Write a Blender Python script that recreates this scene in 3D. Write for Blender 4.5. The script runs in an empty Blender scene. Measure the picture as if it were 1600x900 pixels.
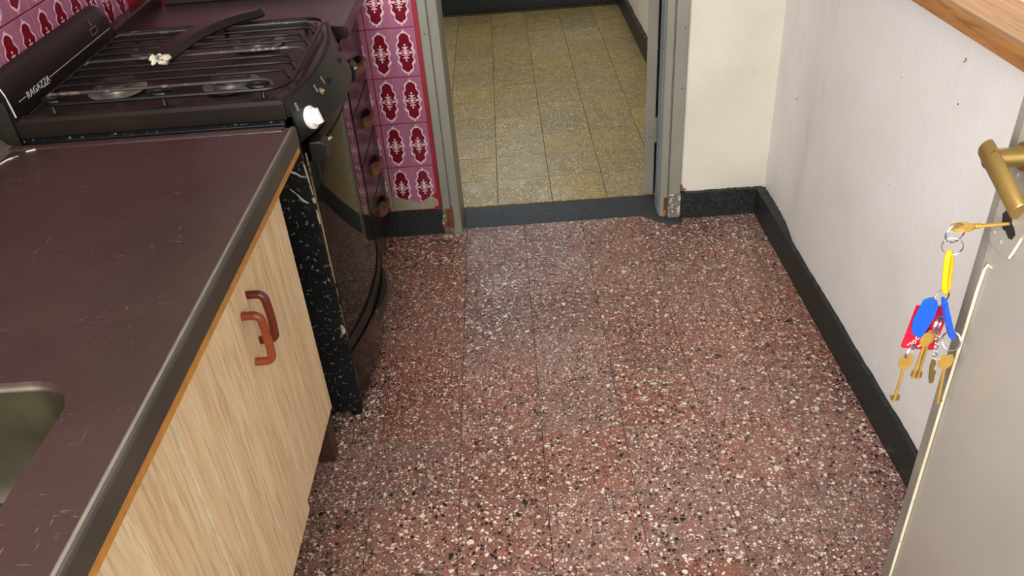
import bpy, bmesh, math, random
from mathutils import Vector, Matrix
random.seed(7)
S = bpy.context.scene
COL = S.collection
PI = math.pi
# ------------------------------------------------------------------ camera
cd = bpy.data.cameras.new('camera'); cam = bpy.data.objects.new('camera', cd); COL.objects.link(cam)
cd.sensor_width = 36; cd.lens = 1292.8/1600*36; cd.clip_start = .02
yaw, pit, rol = [math.radians(a) for a in (-.81765, 34.30633, 4.54682)]
f0 = Vector((math.sin(yaw), math.cos(yaw), 0)); r0 = Vector((math.cos(yaw), -math.sin(yaw), 0)); d0 = Vector((0, 0, -1))
fw = f0*math.cos(pit)+d0*math.sin(pit); dn = d0*math.cos(pit)-f0*math.sin(pit)
rt = r0*math.cos(rol)+dn*math.sin(rol); dn2 = dn*math.cos(rol)-r0*math.sin(rol)
M = Matrix((rt, -dn2, -fw)).transposed().to_4x4(); M.translation = (0, 0, 1.449)
cam.matrix_world = M
S.camera = cam
# ------------------------------------------------------------------ light
S.view_settings.view_transform = 'Standard'; S.view_settings.look = 'None'; S.view_settings.gamma = 1
S.view_settings.use_curve_mapping = False
S.view_settings.exposure = 0.0
W = bpy.data.worlds.new('sky'); S.world = W; W.use_nodes = True
W.node_tree.nodes['Background'].inputs[0].default_value = (.75, .86, 1, 1)
W.node_tree.nodes['Background'].inputs[1].default_value = .9
def area(name, loc, rot, sx, sy, e, c):
    l = bpy.data.lights.new(name, 'AREA'); l.shape = 'RECTANGLE'; l.size = sx; l.size_y = sy; l.energy = e; l.color = c
    o = bpy.data.objects.new(name, l); COL.objects.link(o); o.location = loc; o.rotation_euler = rot; return o
# daylight through the entry doorway behind the camera, through the hall's far window and over the hall
area('entry_daylight', (.18, -.40, 1.40), (math.radians(82), 0, 0), .8, 1.3, 17, (1, .975, .94))
area('back_window_daylight', (-.58, -.16, 1.55), (math.radians(84), 0, math.radians(-30)), .68, 1.05, 56, (.97, .985, 1))
area('hall_window_daylight', (-.1, 5.22, 1.60), (math.radians(-70), 0, 0), 1.0, 1.0, 3.5, (.84, .90, 1))
area('hall_side_daylight', (-1.40, 2.95, 1.35), (0, math.radians(-62), 0), 1.0, .8, 22, (1, .94, .82))

# ------------------------------------------------------------------ shader helpers
def mk(name):
    m = bpy.data.materials.new(name); m.use_nodes = True
    t = m.node_tree; return m, t, t.nodes['Principled BSDF']
def nd(t, ty, ins={}, **props):
    n = t.nodes.new(ty)
    for k, v in props.items(): setattr(n, k, v)
    for k, v in ins.items():
        if isinstance(v, bpy.types.NodeSocket): t.links.new(v, n.inputs[k])
        else:
            s = n.inputs[k]
            if hasattr(s, 'default_value'):
                if isinstance(v, tuple) and len(v) == 3 and s.type == 'RGBA': v = v+(1,)
                s.default_value = v
    return n
def srgb(r, g, b):
    f = lambda c: (c/255/12.92) if c/255 <= .04045 else ((c/255+.055)/1.055)**2.4
    return (f(r), f(g), f(b))
def pos(t): return nd(t, 'ShaderNodeNewGeometry').outputs['Position']
def noise(t, vec, sc, det=4, ro=.55, dist=0):
    return nd(t, 'ShaderNodeTexNoise', {'Vector': vec, 'Scale': sc, 'Detail': det, 'Roughness': ro, 'Distortion': dist}).outputs['Fac']
def ramp(t, fac, a, b, lo=0., hi=1.):
    return nd(t, 'ShaderNodeMapRange', {0: fac, 1: a, 2: b, 3: lo, 4: hi}, clamp=True).outputs[0]
def mix(t, fac, a, b, mode='MIX'):
    return nd(t, 'ShaderNodeMixRGB', {'Fac': fac, 'Color1': a, 'Color2': b}, blend_type=mode).outputs[0]
def mth(t, op, a, b=0.): return nd(t, 'ShaderNodeMath', {0: a, 1: b}, operation=op).outputs[0]
def scl(t, vec, s, off=(0, 0, 0)):
    return nd(t, 'ShaderNodeMapping', {'Vector': vec, 'Scale': s, 'Location': off}).outputs[0]
def bump(t, h, st, d=.002):
    return nd(t, 'ShaderNodeBump', {'Height': h, 'Strength': st, 'Distance': d}).outputs[0]
def fin(t, p, col=None, rough=None, metal=None, nrm=None, spec=None):
    for k, v in (('Base Color', col), ('Roughness', rough), ('Metallic', metal), ('Normal', nrm), ('Specular IOR Level', spec)):
        if v is None: continue
        if isinstance(v, bpy.types.NodeSocket): t.links.new(v, p.inputs[k])
        else: p.inputs[k].default_value = v+(1,) if isinstance(v, tuple) and len(v) == 3 else v
def plain(name, c, rough=.5, metal=0., var=.12, sc=30, bs=0., spec=None):
    m, t, p = mk(name); P = pos(t); n = noise(t, P, sc)
    c2 = tuple(x*(1-var*2) for x in c)
    fin(t, p, mix(t, ramp(t, n, .3, .7), c, c2), rough, metal, bump(t, n, bs) if bs else None, spec)
    return m
def worn(name, c, c2, chip, sc=40, lo=.66, rough=.35, metal=0., var_sc=6, bs=.1, hi=None, chipsc=(1, 1, 1)):
    """painted or enamelled surface: base tone varying between c and c2, with chips of colour chip"""
    m, t, p = mk(name); P = pos(t)
    a = mix(t, ramp(t, noise(t, P, var_sc), .35, .65), c, c2)
    n = noise(t, scl(t, P, chipsc), sc, 6, .65)
    k = ramp(t, n, lo, hi or lo+.02)
    fin(t, p, mix(t, k, a, chip), rough, metal, bump(t, mth(t, 'SUBTRACT', 1., k), bs))
    return m

def terrazzo(name, base, base2, chips, dens, scale, dirt, rough=.33, small=2.1):
    m, t, p = mk(name); P = pos(t)
    rnd = nd(t, 'ShaderNodeObjectInfo').outputs['Random']
    off = nd(t, 'ShaderNodeCombineXYZ', {0: mth(t, 'MULTIPLY', rnd, 37.), 1: mth(t, 'MULTIPLY', rnd, 91.), 2: 0.}).outputs[0]
    V = nd(t, 'ShaderNodeVectorMath', {0: P, 1: off}, operation='ADD').outputs[0]
    wob = nd(t, 'ShaderNodeTexNoise', {'Vector': V, 'Scale': 160., 'Detail': 1.}).outputs['Color']
    V2 = nd(t, 'ShaderNodeVectorMath', {0: V, 1: nd(t, 'ShaderNodeVectorMath', {0: wob, 1: (.004, .004, 0)}, operation='MULTIPLY').outputs[0]}, operation='ADD').outputs[0]
    col = mix(t, ramp(t, noise(t, V, 22, 5), .35, .65), base, base2)
    tone = nd(t, 'ShaderNodeHueSaturation', {'Color': col, 'Value': ramp(t, rnd, 0, 1, .82, 1.15), 'Saturation': ramp(t, mth(t, 'FRACT', mth(t, 'MULTIPLY', rnd, 7.3)), 0, 1, .8, 1.12), 'Fac': 1.}).outputs[0]
    col = tone
    siz = ramp(t, mth(t, 'FRACT', mth(t, 'MULTIPLY', rnd, 17.7)), 0, 1, .82, 1.22)
    for k, (sc, d, thr) in enumerate(((scale*small, dens*.9, .10), (scale, dens, .13), (scale*.55, dens*.22, .17))):
        Vk = nd(t, 'ShaderNodeVectorMath', {0: V2, 1: (k*3.1, k*5.7, 0)}, operation='ADD').outputs[0]
        vo = nd(t, 'ShaderNodeTexVoronoi', {'Vector': Vk, 'Scale': mth(t, 'MULTIPLY', siz, sc)}, voronoi_dimensions='2D')
        ve = nd(t, 'ShaderNodeTexVoronoi', {'Vector': Vk, 'Scale': mth(t, 'MULTIPLY', siz, sc)}, feature='DISTANCE_TO_EDGE', voronoi_dimensions='2D').outputs['Distance']
        sp = nd(t, 'ShaderNodeSeparateColor', {'Color': vo.outputs['Color']})
        has = mth(t, 'LESS_THAN', sp.outputs[0], d)
        ins = mth(t, 'GREATER_THAN', ve, mth(t, 'ADD', thr, mth(t, 'MULTIPLY', sp.outputs[2], .14)))
        cr = nd(t, 'ShaderNodeValToRGB', {'Fac': sp.outputs[1]}); cr.color_ramp.interpolation = 'CONSTANT'
        els = cr.color_ramp.elements; x = 0
        for i, (c, w) in enumerate(chips):
            e = els[i] if i < 2 else els.new(x)
            e.position = x; e.color = c+(1,); x += w
        col = mix(t, mth(t, 'MULTIPLY', has, ins), col, cr.outputs[0])
    d = ramp(t, noise(t, P, 2.6, 5, .6), .44, .72, 0, dirt[1])
    d2 = ramp(t, noise(t, P, 30, 4, .7), .3, .75)
    col = mix(t, mth(t, 'MULTIPLY', d, d2), col, dirt[0])
    fin(t, p, col, ramp(t, noise(t, P, 9, 5), .3, .7, rough-.08, rough+.16), 0., None)
    return m
mt = {}
mt['red_terrazzo'] = terrazzo('red_terrazzo', srgb(140, 91, 79), srgb(116, 83, 72),
    [(srgb(18, 17, 17), .32), (srgb(226, 212, 192), .26), (srgb(180, 150, 130), .22), (srgb(150, 92, 74), .22)], .46, 125, (srgb(146, 124, 112), .7))
mt['yellow_terrazzo'] = terrazzo('yellow_terrazzo', srgb(148, 132, 88), srgb(130, 113, 66),
    [(srgb(206, 190, 142), .45), (srgb(108, 90, 52), .25), (srgb(158, 140, 94), .35)], .42, 140, (srgb(150, 138, 100), .3), .3)
mt['grout_dark'] = plain('grout_dark', srgb(66, 52, 47), .8)
mt['grout_hall'] = plain('grout_hall', srgb(84, 70, 44), .8)
def granite(name, c, c2, sp, dens=.66):
    m, t, p = mk(name); P = pos(t)
    col = mix(t, ramp(t, noise(t, P, 140, 3, .7), .4, .62), c, c2)
    col = mix(t, ramp(t, noise(t, P, 330, 2, .6), dens, dens+.05), col, sp)
    fin(t, p, col, .46, spec=.35); return m
mt['black_granite'] = granite('black_granite', srgb(22, 25, 26), srgb(46, 50, 48), srgb(120, 126, 118))
mt['threshold_granite'] = granite('threshold_granite', srgb(30, 36, 41), srgb(46, 52, 56), srgb(112, 120, 122), .62)
def plaster(name, c, c2, stain, smudge):
    m, t, p = mk(name); P = pos(t)
    col = mix(t, ramp(t, noise(t, P, 3.2, 4), .35, .7), c, c2)
    s = ramp(t, noise(t, scl(t, P, (1, 1, .35)), 9, 6, .65), .60, .78, 0, smudge)
    col = mix(t, s, col, stain)
    k = ramp(t, noise(t, P, 26, 5, .6), .745, .77)
    col = mix(t, mth(t, 'MULTIPLY', k, .55), col, srgb(120, 112, 104))
    h = noise(t, P, 55, 6, .6); h2 = noise(t, scl(t, P, (1, 1, .5)), 7, 3)
    fin(t, p, col, .62, 0., bump(t, mth(t, 'ADD', h, mth(t, 'MULTIPLY', h2, 4.)), .22, .003)); return m
mt['white_plaster'] = plaster('white_plaster', srgb(229, 227, 223), srgb(218, 214, 208), srgb(172, 163, 153), .4)
mt['cream_plaster'] = plaster('cream_plaster', srgb(222, 214, 198), srgb(206, 198, 180), srgb(170, 160, 142), .5)
mt['raw_cement'] = worn('raw_cement', srgb(158, 148, 124), srgb(136, 126, 104), srgb(196, 186, 164), 50, .62, .85)
mt['rotten_plaster'] = worn('rotten_plaster', srgb(132, 104, 78), srgb(92, 62, 44), srgb(204, 190, 168), 60, .58, .9)
mt['flaked_paint'] = worn('flaked_paint', srgb(122, 116, 106), srgb(98, 88, 76), srgb(212, 202, 184), 75, .55, .7)
mt['rust'] = worn('rust', srgb(112, 66, 38), srgb(74, 44, 30), srgb(170, 110, 60), 60, .6, .8)
mt['cement_dark'] = plain('cement_dark', srgb(50, 50, 51), .75, 0, .1, 25, .1)
mt['grey_frame'] = worn('grey_frame', srgb(140, 137, 124), srgb(130, 127, 115), srgb(60, 46, 38), 34, .73, .42, 0, 4)
mt['grey_return'] = worn('grey_return', srgb(118, 131, 146), srgb(108, 120, 134), srgb(60, 50, 44), 34, .74, .4, 0, 4)
mt['leaf_paint'] = worn('leaf_paint', srgb(134, 129, 116), srgb(120, 115, 103), srgb(60, 44, 36), 28, .7, .45, 0, 4)
mt['door_paint'] = worn('door_paint', srgb(152, 145, 134), srgb(143, 136, 125), srgb(210, 208, 202), 30, .76, .36, 0, 3.5)
mt['door_rim'] = worn('door_rim', srgb(128, 122, 112), srgb(108, 102, 94), srgb(150, 96, 50), 26, .69, .42, 0, 8)
mt['bare_ridge'] = worn('bare_ridge', srgb(222, 212, 184), srgb(196, 184, 150), srgb(120, 84, 48), 40, .66, .5)
# damask tiles
def pink():
    m, t, p = mk('pink_glaze'); P = pos(t)
    o = nd(t, 'ShaderNodeTexCoord').outputs['Object']
    n = noise(t, scl(t, o, (60, 60, 2.)), 1., 3)
    c = mix(t, ramp(t, n, .3, .7), srgb(172, 106, 128), srgb(146, 88, 114))
    fin(t, p, c, .22); return m
mt['pink_glaze'] = pink()
mt['crimson_print'] = plain('crimson_print', srgb(116, 9, 28), .22, 0, .1, 40)
mt['white_print'] = plain('white_print', srgb(232, 196, 206), .25, 0, .1, 60)
mt['red_grout'] = worn('red_grout', srgb(164, 24, 40), srgb(140, 20, 34), srgb(206, 80, 50), 45, .68, .6)
# kitchen furniture
def worktop():
    m, t, p = mk('worktop_maroon'); P = pos(t)
    c = mix(t, ramp(t, noise(t, P, 5, 4), .35, .68), srgb(48, 33, 29), srgb(39, 28, 24))
    s1 = ramp(t, noise(t, nd(t, 'ShaderNodeMapping', {'Vector': P, 'Scale': (9, 70, 1), 'Rotation': (0, 0, .7)}).outputs[0], 4, 3, .7), .665, .70)
    s2 = ramp(t, noise(t, nd(t, 'ShaderNodeMapping', {'Vector': P, 'Scale': (80, 8, 1), 'Rotation': (0, 0, -.5)}).outputs[0], 3, 3, .7), .675, .71)
    s = mth(t, 'MULTIPLY', mth(t, 'MAXIMUM', s1, s2), ramp(t, noise(t, P, 7, 3), .45, .65))
    c = mix(t, mth(t, 'MULTIPLY', s, .35), c, srgb(168, 142, 134))
    k = ramp(t, noise(t, P, 90, 3, .6), .765, .78)
    c = mix(t, mth(t, 'MULTIPLY', k, .6), c, srgb(210, 196, 184))
    fin(t, p, c, ramp(t, noise(t, P, 8, 5), .3, .7, .2, .36), 0., bump(t, noise(t, P, 6, 3), .05, .01)); return m
mt['worktop_maroon'] = worktop()
mt['worktop_red'] = worn('worktop_red', srgb(44, 21, 18), srgb(34, 17, 14), srgb(110, 70, 60), 60, .74, .35)
mt['worktop_edge'] = worn('worktop_edge', srgb(66, 60, 53), srgb(54, 49, 43), srgb(180, 170, 150), 30, .74, .35)
mt['edge_light'] = plain('edge_light', srgb(104, 96, 86), .4)
mt['steel_sink'] = plain('steel_sink', srgb(118, 112, 94), .34, 1., .25, 9)
mt['plywood'] = plain('plywood', srgb(190, 130, 52), .55, 0, .15, 60)
def wood(name, c1, c2, c3, ax, rough=.42, fine=1.):
    m, t, p = mk(name)
    P = pos(t)
    sc = {'z': (9, 9, .55), 'y': (9, .55, 9)}[ax]
    V = scl(t, P, sc)
    w = noise(t, V, 5*fine, 5, .6, .6)
    w2 = noise(t, scl(t, P, tuple(s*3.2 for s in sc)), 7*fine, 3, .6)
    c = mix(t, ramp(t, w, .38, .6), c1, c2)
    c = mix(t, ramp(t, w2, .5, .68, 0, .75), c, c3)
    fin(t, p, c, rough, 0., bump(t, w2, .04)); return m
mt['light_wood'] = wood('light_wood', srgb(240, 214, 172), srgb(226, 194, 150), srgb(190, 154, 118), 'z', .42, .7)
mt['door_edge_band'] = plain('door_edge_band', srgb(232, 214, 180), .45)
mt['handle_wood'] = worn('handle_wood', srgb(150, 72, 34), srgb(124, 52, 26), srgb(80, 38, 24), 40, .66, .28)
mt['handle_dark_red'] = worn('handle_dark_red', srgb(114, 46, 28), srgb(98, 38, 25), srgb(70, 34, 24), 40, .66, .28)
mt['handle_brown'] = worn('handle_brown', srgb(126, 82, 52), srgb(96, 58, 38), srgb(160, 120, 84), 50, .62, .35)
mt['carcass'] = plain('carcass', srgb(70, 52, 38), .7)
mt['leg_wood'] = worn('leg_wood', srgb(78, 52, 34), srgb(58, 40, 28), srgb(140, 116, 80), 50, .66, .6)
mt['black_enamel'] = worn('black_enamel', srgb(20, 20, 19), srgb(28, 28, 26), srgb(150, 144, 132), 62, .735, .34)
mt['cooktop_enamel'] = worn('cooktop_enamel', srgb(33, 26, 21), srgb(25, 20, 16), srgb(110, 98, 86), 50, .75, .3)
mt['black_side'] = worn('black_side', srgb(17, 18, 18), srgb(27, 28, 28), srgb(116, 118, 112), 95, .60, .4)
mt['black_gloss'] = plain('black_gloss', srgb(24, 15, 13), .16, 0, .1, 8, 0, .25)
mt['oven_glass'] = plain('oven_glass', srgb(14, 11, 9), .05, 0, .1, 5, 0, .5)
mt['drawer_gloss'] = plain('drawer_gloss', srgb(40, 20, 20), .2, 0, .2, 6, 0, .3)
mt['backguard_black'] = plain('backguard_black', srgb(20, 15, 13), .4, 0, .15, 8)
mt['trim_bare'] = worn('trim_bare', srgb(150, 128, 90), srgb(90, 72, 50), srgb(30, 24, 20), 30, .56, .4)
mt['silver_print'] = plain('silver_print', srgb(205, 200, 196), .35, .3)
mt['iron'] = plain('iron', srgb(26, 24, 23), .38, .4, .2, 60)
mt['iron_scorched'] = worn('iron_scorched', srgb(66, 56, 49), srgb(46, 39, 35), srgb(104, 92, 82), 40, .58, .42, .3)
mt['burner_alu'] = worn('burner_alu', srgb(168, 160, 152), srgb(126, 118, 110), srgb(200, 196, 188), 50, .66, .35, .7)
mt['bar_plastic'] = plain('bar_plastic', srgb(30, 22, 17), .38, 0, .2, 20)
mt['broken_pale'] = worn('broken_pale', srgb(206, 196, 172), srgb(150, 144, 130), srgb(90, 100, 108), 90, .55, .7)
mt['knob_white'] = plain('knob_white', srgb(236, 232, 226), .35, 0, .06, 30)
mt['shelf_top'] = wood('shelf_top', srgb(214, 166, 112), srgb(196, 144, 92), srgb(170, 120, 74), 'y', .4)
mt['shelf_edge'] = wood('shelf_edge', srgb(160, 112, 62), srgb(144, 98, 54), srgb(110, 72, 40), 'y', .5)
mt['brass'] = plain('brass', srgb(240, 192, 96), .26, .7, .12, 60)
mt['brass_old'] = worn('brass_old', srgb(152, 124, 68), srgb(128, 102, 54), srgb(104, 80, 44), 50, .64, .36, .6)
mt['brass_pale'] = plain('brass_pale', srgb(206, 176, 110), .3, 1., .1, 50)
mt['steel_wire'] = plain('steel_wire', srgb(200, 200, 200), .22, 1., .05, 50)
mt['blue_plastic'] = plain('blue_plastic', srgb(16, 84, 214), .35, 0, .06, 40)
mt['red_plastic'] = plain('red_plastic', srgb(206, 20, 48), .35, 0, .06, 40)
mt['yellow_plastic'] = plain('yellow_plastic', srgb(246, 196, 10), .35, 0, .06, 40)
mt['white_ink'] = plain('white_ink', srgb(240, 225, 225), .5)
mt['hole_black'] = plain('hole_black', srgb(22, 12, 10), .9)
mt['dark_red_paint'] = worn('dark_red_paint', srgb(150, 40, 20), srgb(120, 30, 20), srgb(200, 110, 60), 40, .62, .5)

for k in ('black_enamel', 'black_side', 'cooktop_enamel', 'backguard_black', 'bar_plastic', 'iron'):
    mt[k].node_tree.nodes['Principled BSDF'].inputs['Specular IOR Level'].default_value = .3
# ------------------------------------------------------------------ mesh helpers
ORG = {}
class MB:
    def __init__(s): s.v = []; s.f = []; s.m = []
    def add(s, vs, fs, m=0):
        n = len(s.v); s.v += [tuple(v) for v in vs]; s.f += [tuple(i+n for i in f) for f in fs]; s.m += [m]*len(fs); return s
    def box(s, x0, x1, y0, y1, z0, z1, m=0):
        return s.add([(x, y, z) for z in (z0, z1) for y in (y0, y1) for x in (x0, x1)],
                     [(0, 2, 3, 1), (4, 5, 7, 6), (0, 1, 5, 4), (2, 6, 7, 3), (0, 4, 6, 2), (1, 3, 7, 5)], m)
    def loft(s, rings, closed=True, caps=True, m=0):
        n = len(rings[0]); vs = [p for r in rings for p in r]; fs = []
        for i in range(len(rings)-1):
            for j in range(n if closed else n-1):
                a, b = i*n+j, i*n+(j+1) % n; fs.append((a, b, b+n, a+n))
        if caps and closed: fs += [tuple(reversed(range(n))), tuple(range((len(rings)-1)*n, len(rings)*n))]
        return s.add(vs, fs, m)
    def tube(s, pts, r, n=8, m=0, closed=False):
        pts = [Vector(p) for p in pts]; rings = []; up = None
        L = len(pts)
        for i, p in enumerate(pts):
            a = pts[i-1] if (i or closed) else p; b = pts[(i+1) % L] if (i < L-1 or closed) else p
            t = (b-a).normalized()
            if up is None: up = Vector((0, 0, 1)) if abs(t.z) < .9 else Vector((1, 0, 0))
            u = (up-t*up.dot(t)).normalized(); w = t.cross(u); up = u
            rr = r[i] if isinstance(r, (list, tuple)) else r
            rings.append([p+u*rr*math.cos(2*PI*k/n)+w*rr*math.sin(2*PI*k/n) for k in range(n)])
        if closed: rings.append(rings[0])
        return s.loft(rings, True, not closed, m)
    def lathe(s, c, axis, prof, n=24, m=0):
        c = Vector(c); ax = Vector(axis).normalized(); u = ax.orthogonal().normalized(); w = ax.cross(u)
        return s.loft([[c+ax*h+(u*math.cos(2*PI*k/n)+w*math.sin(2*PI*k/n))*max(r, 1e-5) for k in range(n)] for r, h in prof], True, True, m)
    def prism(s, poly, fn, a, b, m=0):
        """poly of 2D points swept between depths a and b; fn(u,v,d) -> xyz"""
        return s.loft([[fn(u, v, a) for u, v in poly], [fn(u, v, b) for u, v in poly]], True, True, m)
    def map(s, fn): s.v = [tuple(fn(*v)) for v in s.v]; return s
    def build(s, name, mats, parent=None, smooth=False, bev=0, seg=2, label=None):
        me = bpy.data.meshes.new(name)
        o = ORG.get(parent, Vector()) if parent else Vector()
        me.from_pydata([(v[0]-o.x, v[1]-o.y, v[2]-o.z) for v in s.v], [], s.f); me.update()
        for k in (mats if isinstance(mats, (list, tuple)) else [mats]): me.materials.append(mt[k])
        for p, i in zip(me.polygons, s.m): p.material_index = i; p.use_smooth = smooth
        bm = bmesh.new(); bm.from_mesh(me); bmesh.ops.recalc_face_normals(bm, faces=bm.faces)
        if smooth:
            for e in bm.edges:
                if len(e.link_faces) == 2 and e.calc_face_angle(0) > .75: e.smooth = False
        bm.to_mesh(me); bm.free()
        ob = bpy.data.objects.new(name, me); COL.objects.link(ob)
        if parent: ob.parent = parent; ORG[ob] = o
        if bev:
            b = ob.modifiers.new('bevel', 'BEVEL'); b.width = bev; b.segments = seg; b.limit_method = 'ANGLE'; b.angle_limit = .6
        if label: ob['label'] = label
        return ob
def box(*a): return MB().box(*a)
def thing(name, loc, label, cat, group=None):
    o = bpy.data.objects.new(name, None); o.empty_display_size = .05; COL.objects.link(o); o.location = loc; ORG[o] = Vector(loc)
    return tag(o, label, cat, group)
def tag(o, label, cat, group=None, kind=None):
    o['label'] = label; o['category'] = cat
    if group: o['group'] = group
    if kind: o['kind'] = kind
    return o
def struct(o, label, cat): return tag(o, label, cat, None, 'structure')
def put(me_ob, name, parent, loc, rot=(0, 0, 0)):
    c = me_ob.copy(); c.name = name; COL.objects.link(c); c.parent = parent
    c.location = Vector(loc)-ORG.get(parent, Vector()); c.rotation_euler = rot
    if parent: ORG[c] = ORG.get(parent, Vector())
    return c
# main measures (metres; floor z = 0, kitchen far wall at y = FY)
FY = 2.49; LX = -1.025; RX = .828; CEIL = 2.6

# ------------------------------------------------------------------ floors
fl = box(LX-.1, RX+.1, -.0, FY+.035, -.06, -.004).build('floor', 'grout_dark')
struct(fl, 'worn red terrazzo kitchen floor of square tiles with black and cream chips', 'floor')
ORG[fl] = Vector()
def ftile(name, mat, s):
    h = s/2-(.0005 if mat == 'red_terrazzo' else .0010)
    m = MB().loft([[(-h, -h, -.012), (h, -h, -.012), (h, h, -.012), (-h, h, -.012)],
                   [(-h, -h, -.0005), (h, -h, -.0005), (h, h, -.0005), (-h, h, -.0005)],
                   [(-h+.0005, -h+.0005, 0), (h-.0005, -h+.0005, 0), (h-.0005, h-.0005, 0), (-h+.0005, h-.0005, 0)]])
    return m
def lay(parent, mat, xs, ys, s, y_max):
    proto = None
    for i in range(len(xs)):
        for j in range(len(ys)):
            if ys[j]+s/2 > y_max+.001:
                h = s/2-.0009; y1 = y_max
                box(xs[i]-h, xs[i]+h, ys[j]-h, y1, -.012, 0).build('tile', mat, parent, bev=.0008, seg=1); continue
            dz = random.uniform(-.0003, .0003)
            if proto is None: o = proto = ftile('tile', mat, s).build('tile', mat, parent)
            else: o = put(proto, 'tile', parent, (0, 0, 0))
            o.location = (xs[i], ys[j], dz); o.rotation_euler = (0, 0, random.uniform(-.0015, .0015))
lay(fl, 'red_terrazzo', [-.176+.2005*(k+.5) for k in range(-3, 5)], [1.083-.2*k+.1 for k in range(4, -8, -1)], .2003, FY+.022)
hf = box(-1.5, .8, FY+.15, 5.3, -.06, -.004).build('floor', 'grout_hall')
struct(hf, 'yellowish terrazzo hall floor beyond the grey door frame', 'floor'); ORG[hf] = Vector()
lay(hf, 'yellow_terrazzo', [-.065+.2*(k+.5) for k in range(-3, 4)], [2.767+.2005*k for k in range(0, 12)], .2, 5.16)

# ------------------------------------------------------------------ walls
wf = MB()
wf.box(LX-.1, -.222, FY+.004, FY+.14, 0, CEIL); wf.box(.545, RX+.1, FY, FY+.14, 0, CEIL); wf.box(-.222, .545, FY, FY+.14, 2.06, CEIL)
wf.box(-1.03, -.25, FY+.0035, FY+.004, 0, 1.632)
wf.m = [1]*18+[0]*6
wall_far = struct(wf.build('wall_far', ['red_grout', 'cream_plaster']), 'far kitchen wall, cream plaster at right and damask tiles left of the doorway', 'wall'); ORG[wall_far] = Vector()
# right wall: flat, receding by a couple of centimetres over its last stretch before the corner
prof = [(RX, .0), (RX, 1.2), (RX, 1.9), (RX+.0005, 2.08), (RX+.002, 2.13), (RX+.008, 2.18), (RX+.014, 2.24), (RX+.018, 2.33), (RX+.019, 2.42), (RX+.019, 2.6)]
wr = MB()
rings = [[(x, y, 0), (x, y, CEIL), (RX+.12, y, CEIL), (RX+.12, y, 0)] for x, y in prof]
wr.loft(rings)
struct(wr.build('wall_right', 'white_plaster', smooth=True), 'white painted right wall with faint smudges above the black baseboard', 'wall')
wall_left = struct((lambda m: m.build('wall_left', ['cream_plaster', 'red_grout']))(box(LX-.12, LX-.0065, 0, FY+.1, 0, CEIL, 0).box(LX-.0065, LX-.006, .1, FY, .84, 1.61, 1)), 'left kitchen wall of pink and crimson damask tiles', 'wall'); ORG[wall_left] = Vector()
wb = MB(); wb.box(LX-.1, -.22, -.1, .1, 0, .95); wb.box(LX-.1, -.22, -.1, .1, 2.08, CEIL); wb.box(.64, RX+.1, -.1, .1, 0, CEIL); wb.box(-.22, .64, -.1, .1, 2.08, CEIL)
struct(wb.build('wall_back', 'cream_plaster'), 'wall with the entry doorway behind the viewer', 'wall')
struct(box(LX-.1, RX+.1, -.1, FY+.14, CEIL, CEIL+.1).build('ceiling', 'white_plaster'), 'plain white kitchen ceiling', 'ceiling')
struct(box(-1.5, .8, FY+.14, 5.3, CEIL, CEIL+.1).build('ceiling', 'white_plaster'), 'plain white hall ceiling', 'ceiling')
# hall shell
whf = MB(); y = 5.16
whf.box(-1.5, .8, y, y+.12, 0, .95); whf.box(-1.5, -.65, y, y+.12, .95, 2.2); whf.box(.45, .8, y, y+.12, .95, 2.2); whf.box(-1.5, .8, y, y+.12, 2.2, CEIL)
struct(whf.build('wall_hall_far', 'cream_plaster'), 'far hall wall above the black granite baseboard', 'wall')
struct(box(.72, .84, FY+.14, 5.3, 0, CEIL).build('wall_hall_right', 'cream_plaster'), 'cream right wall of the hall', 'wall')
struct(box(-1.6, -1.5, FY+.14, 5.3, 0, CEIL).build('wall_hall_left', 'cream_plaster'), 'left wall of the hall, out of sight', 'wall')

def skirting(name, p, q, h, th, mat, label, plaster_mat=None, jag=.004, n=60, pieces=1):
    """baseboard from p to q (xy), thickness th to its left side, with a slightly ragged top"""
    p = Vector(p); q = Vector(q); d = (q-p).normalized(); nrm = Vector((-d.y, d.x)); L = (q-p).length
    e = thing(name, (p.x, p.y, 0), label, 'baseboard') ; e['kind'] = 'structure'
    for k in range(pieces):
        a, b = L*k/pieces+(.0006 if k else 0), L*(k+1)/pieces-(.0006 if k < pieces-1 else 0)
        m = MB(); rings = []; N = max(6, int(n/pieces)); hh = h
        for i in range(N+1):
            s = a+(b-a)*i/N; hh = h+random.uniform(-jag, jag)*.6+.5*(hh-h)
            o = p+d*s; i2 = o+nrm*th
            rings.append([(o.x, o.y, 0), (o.x, o.y, hh), (i2.x, i2.y, hh-.001), (i2.x, i2.y, 0)])
        m.loft(rings); m.build('granite_piece', mat, e)
    return e
skirting('baseboard_right', (RX-.013+.03, FY-.01), (RX-.013+.03, .1), .098, -.03, 'black_granite', 'long black granite baseboard along the white right wall', pieces=3, jag=.0028, n=150)
skirting('baseboard_far_right', (RX+.01, FY+.006), (.556, FY+.006), .097, .022, 'black_granite', 'short black granite baseboard between door frame and right corner', jag=.002)
skirting('baseboard_far_left', (-.251, FY+.02), (-.62, FY+.02), .098, .022, 'black_granite', 'short black granite baseboard under the damask tiles', jag=.002)
skirting('baseboard_hall_far', (.72, 5.165), (-1.4, 5.165), .14, .03, 'black_granite', 'black granite baseboard at the end of the hall', pieces=6)
skirting('baseboard_hall_right', (.735, 5.14), (.735, FY+.16), .10, -.035, 'black_granite', 'dark baseboard along the right hall wall', jag=.008)

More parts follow.
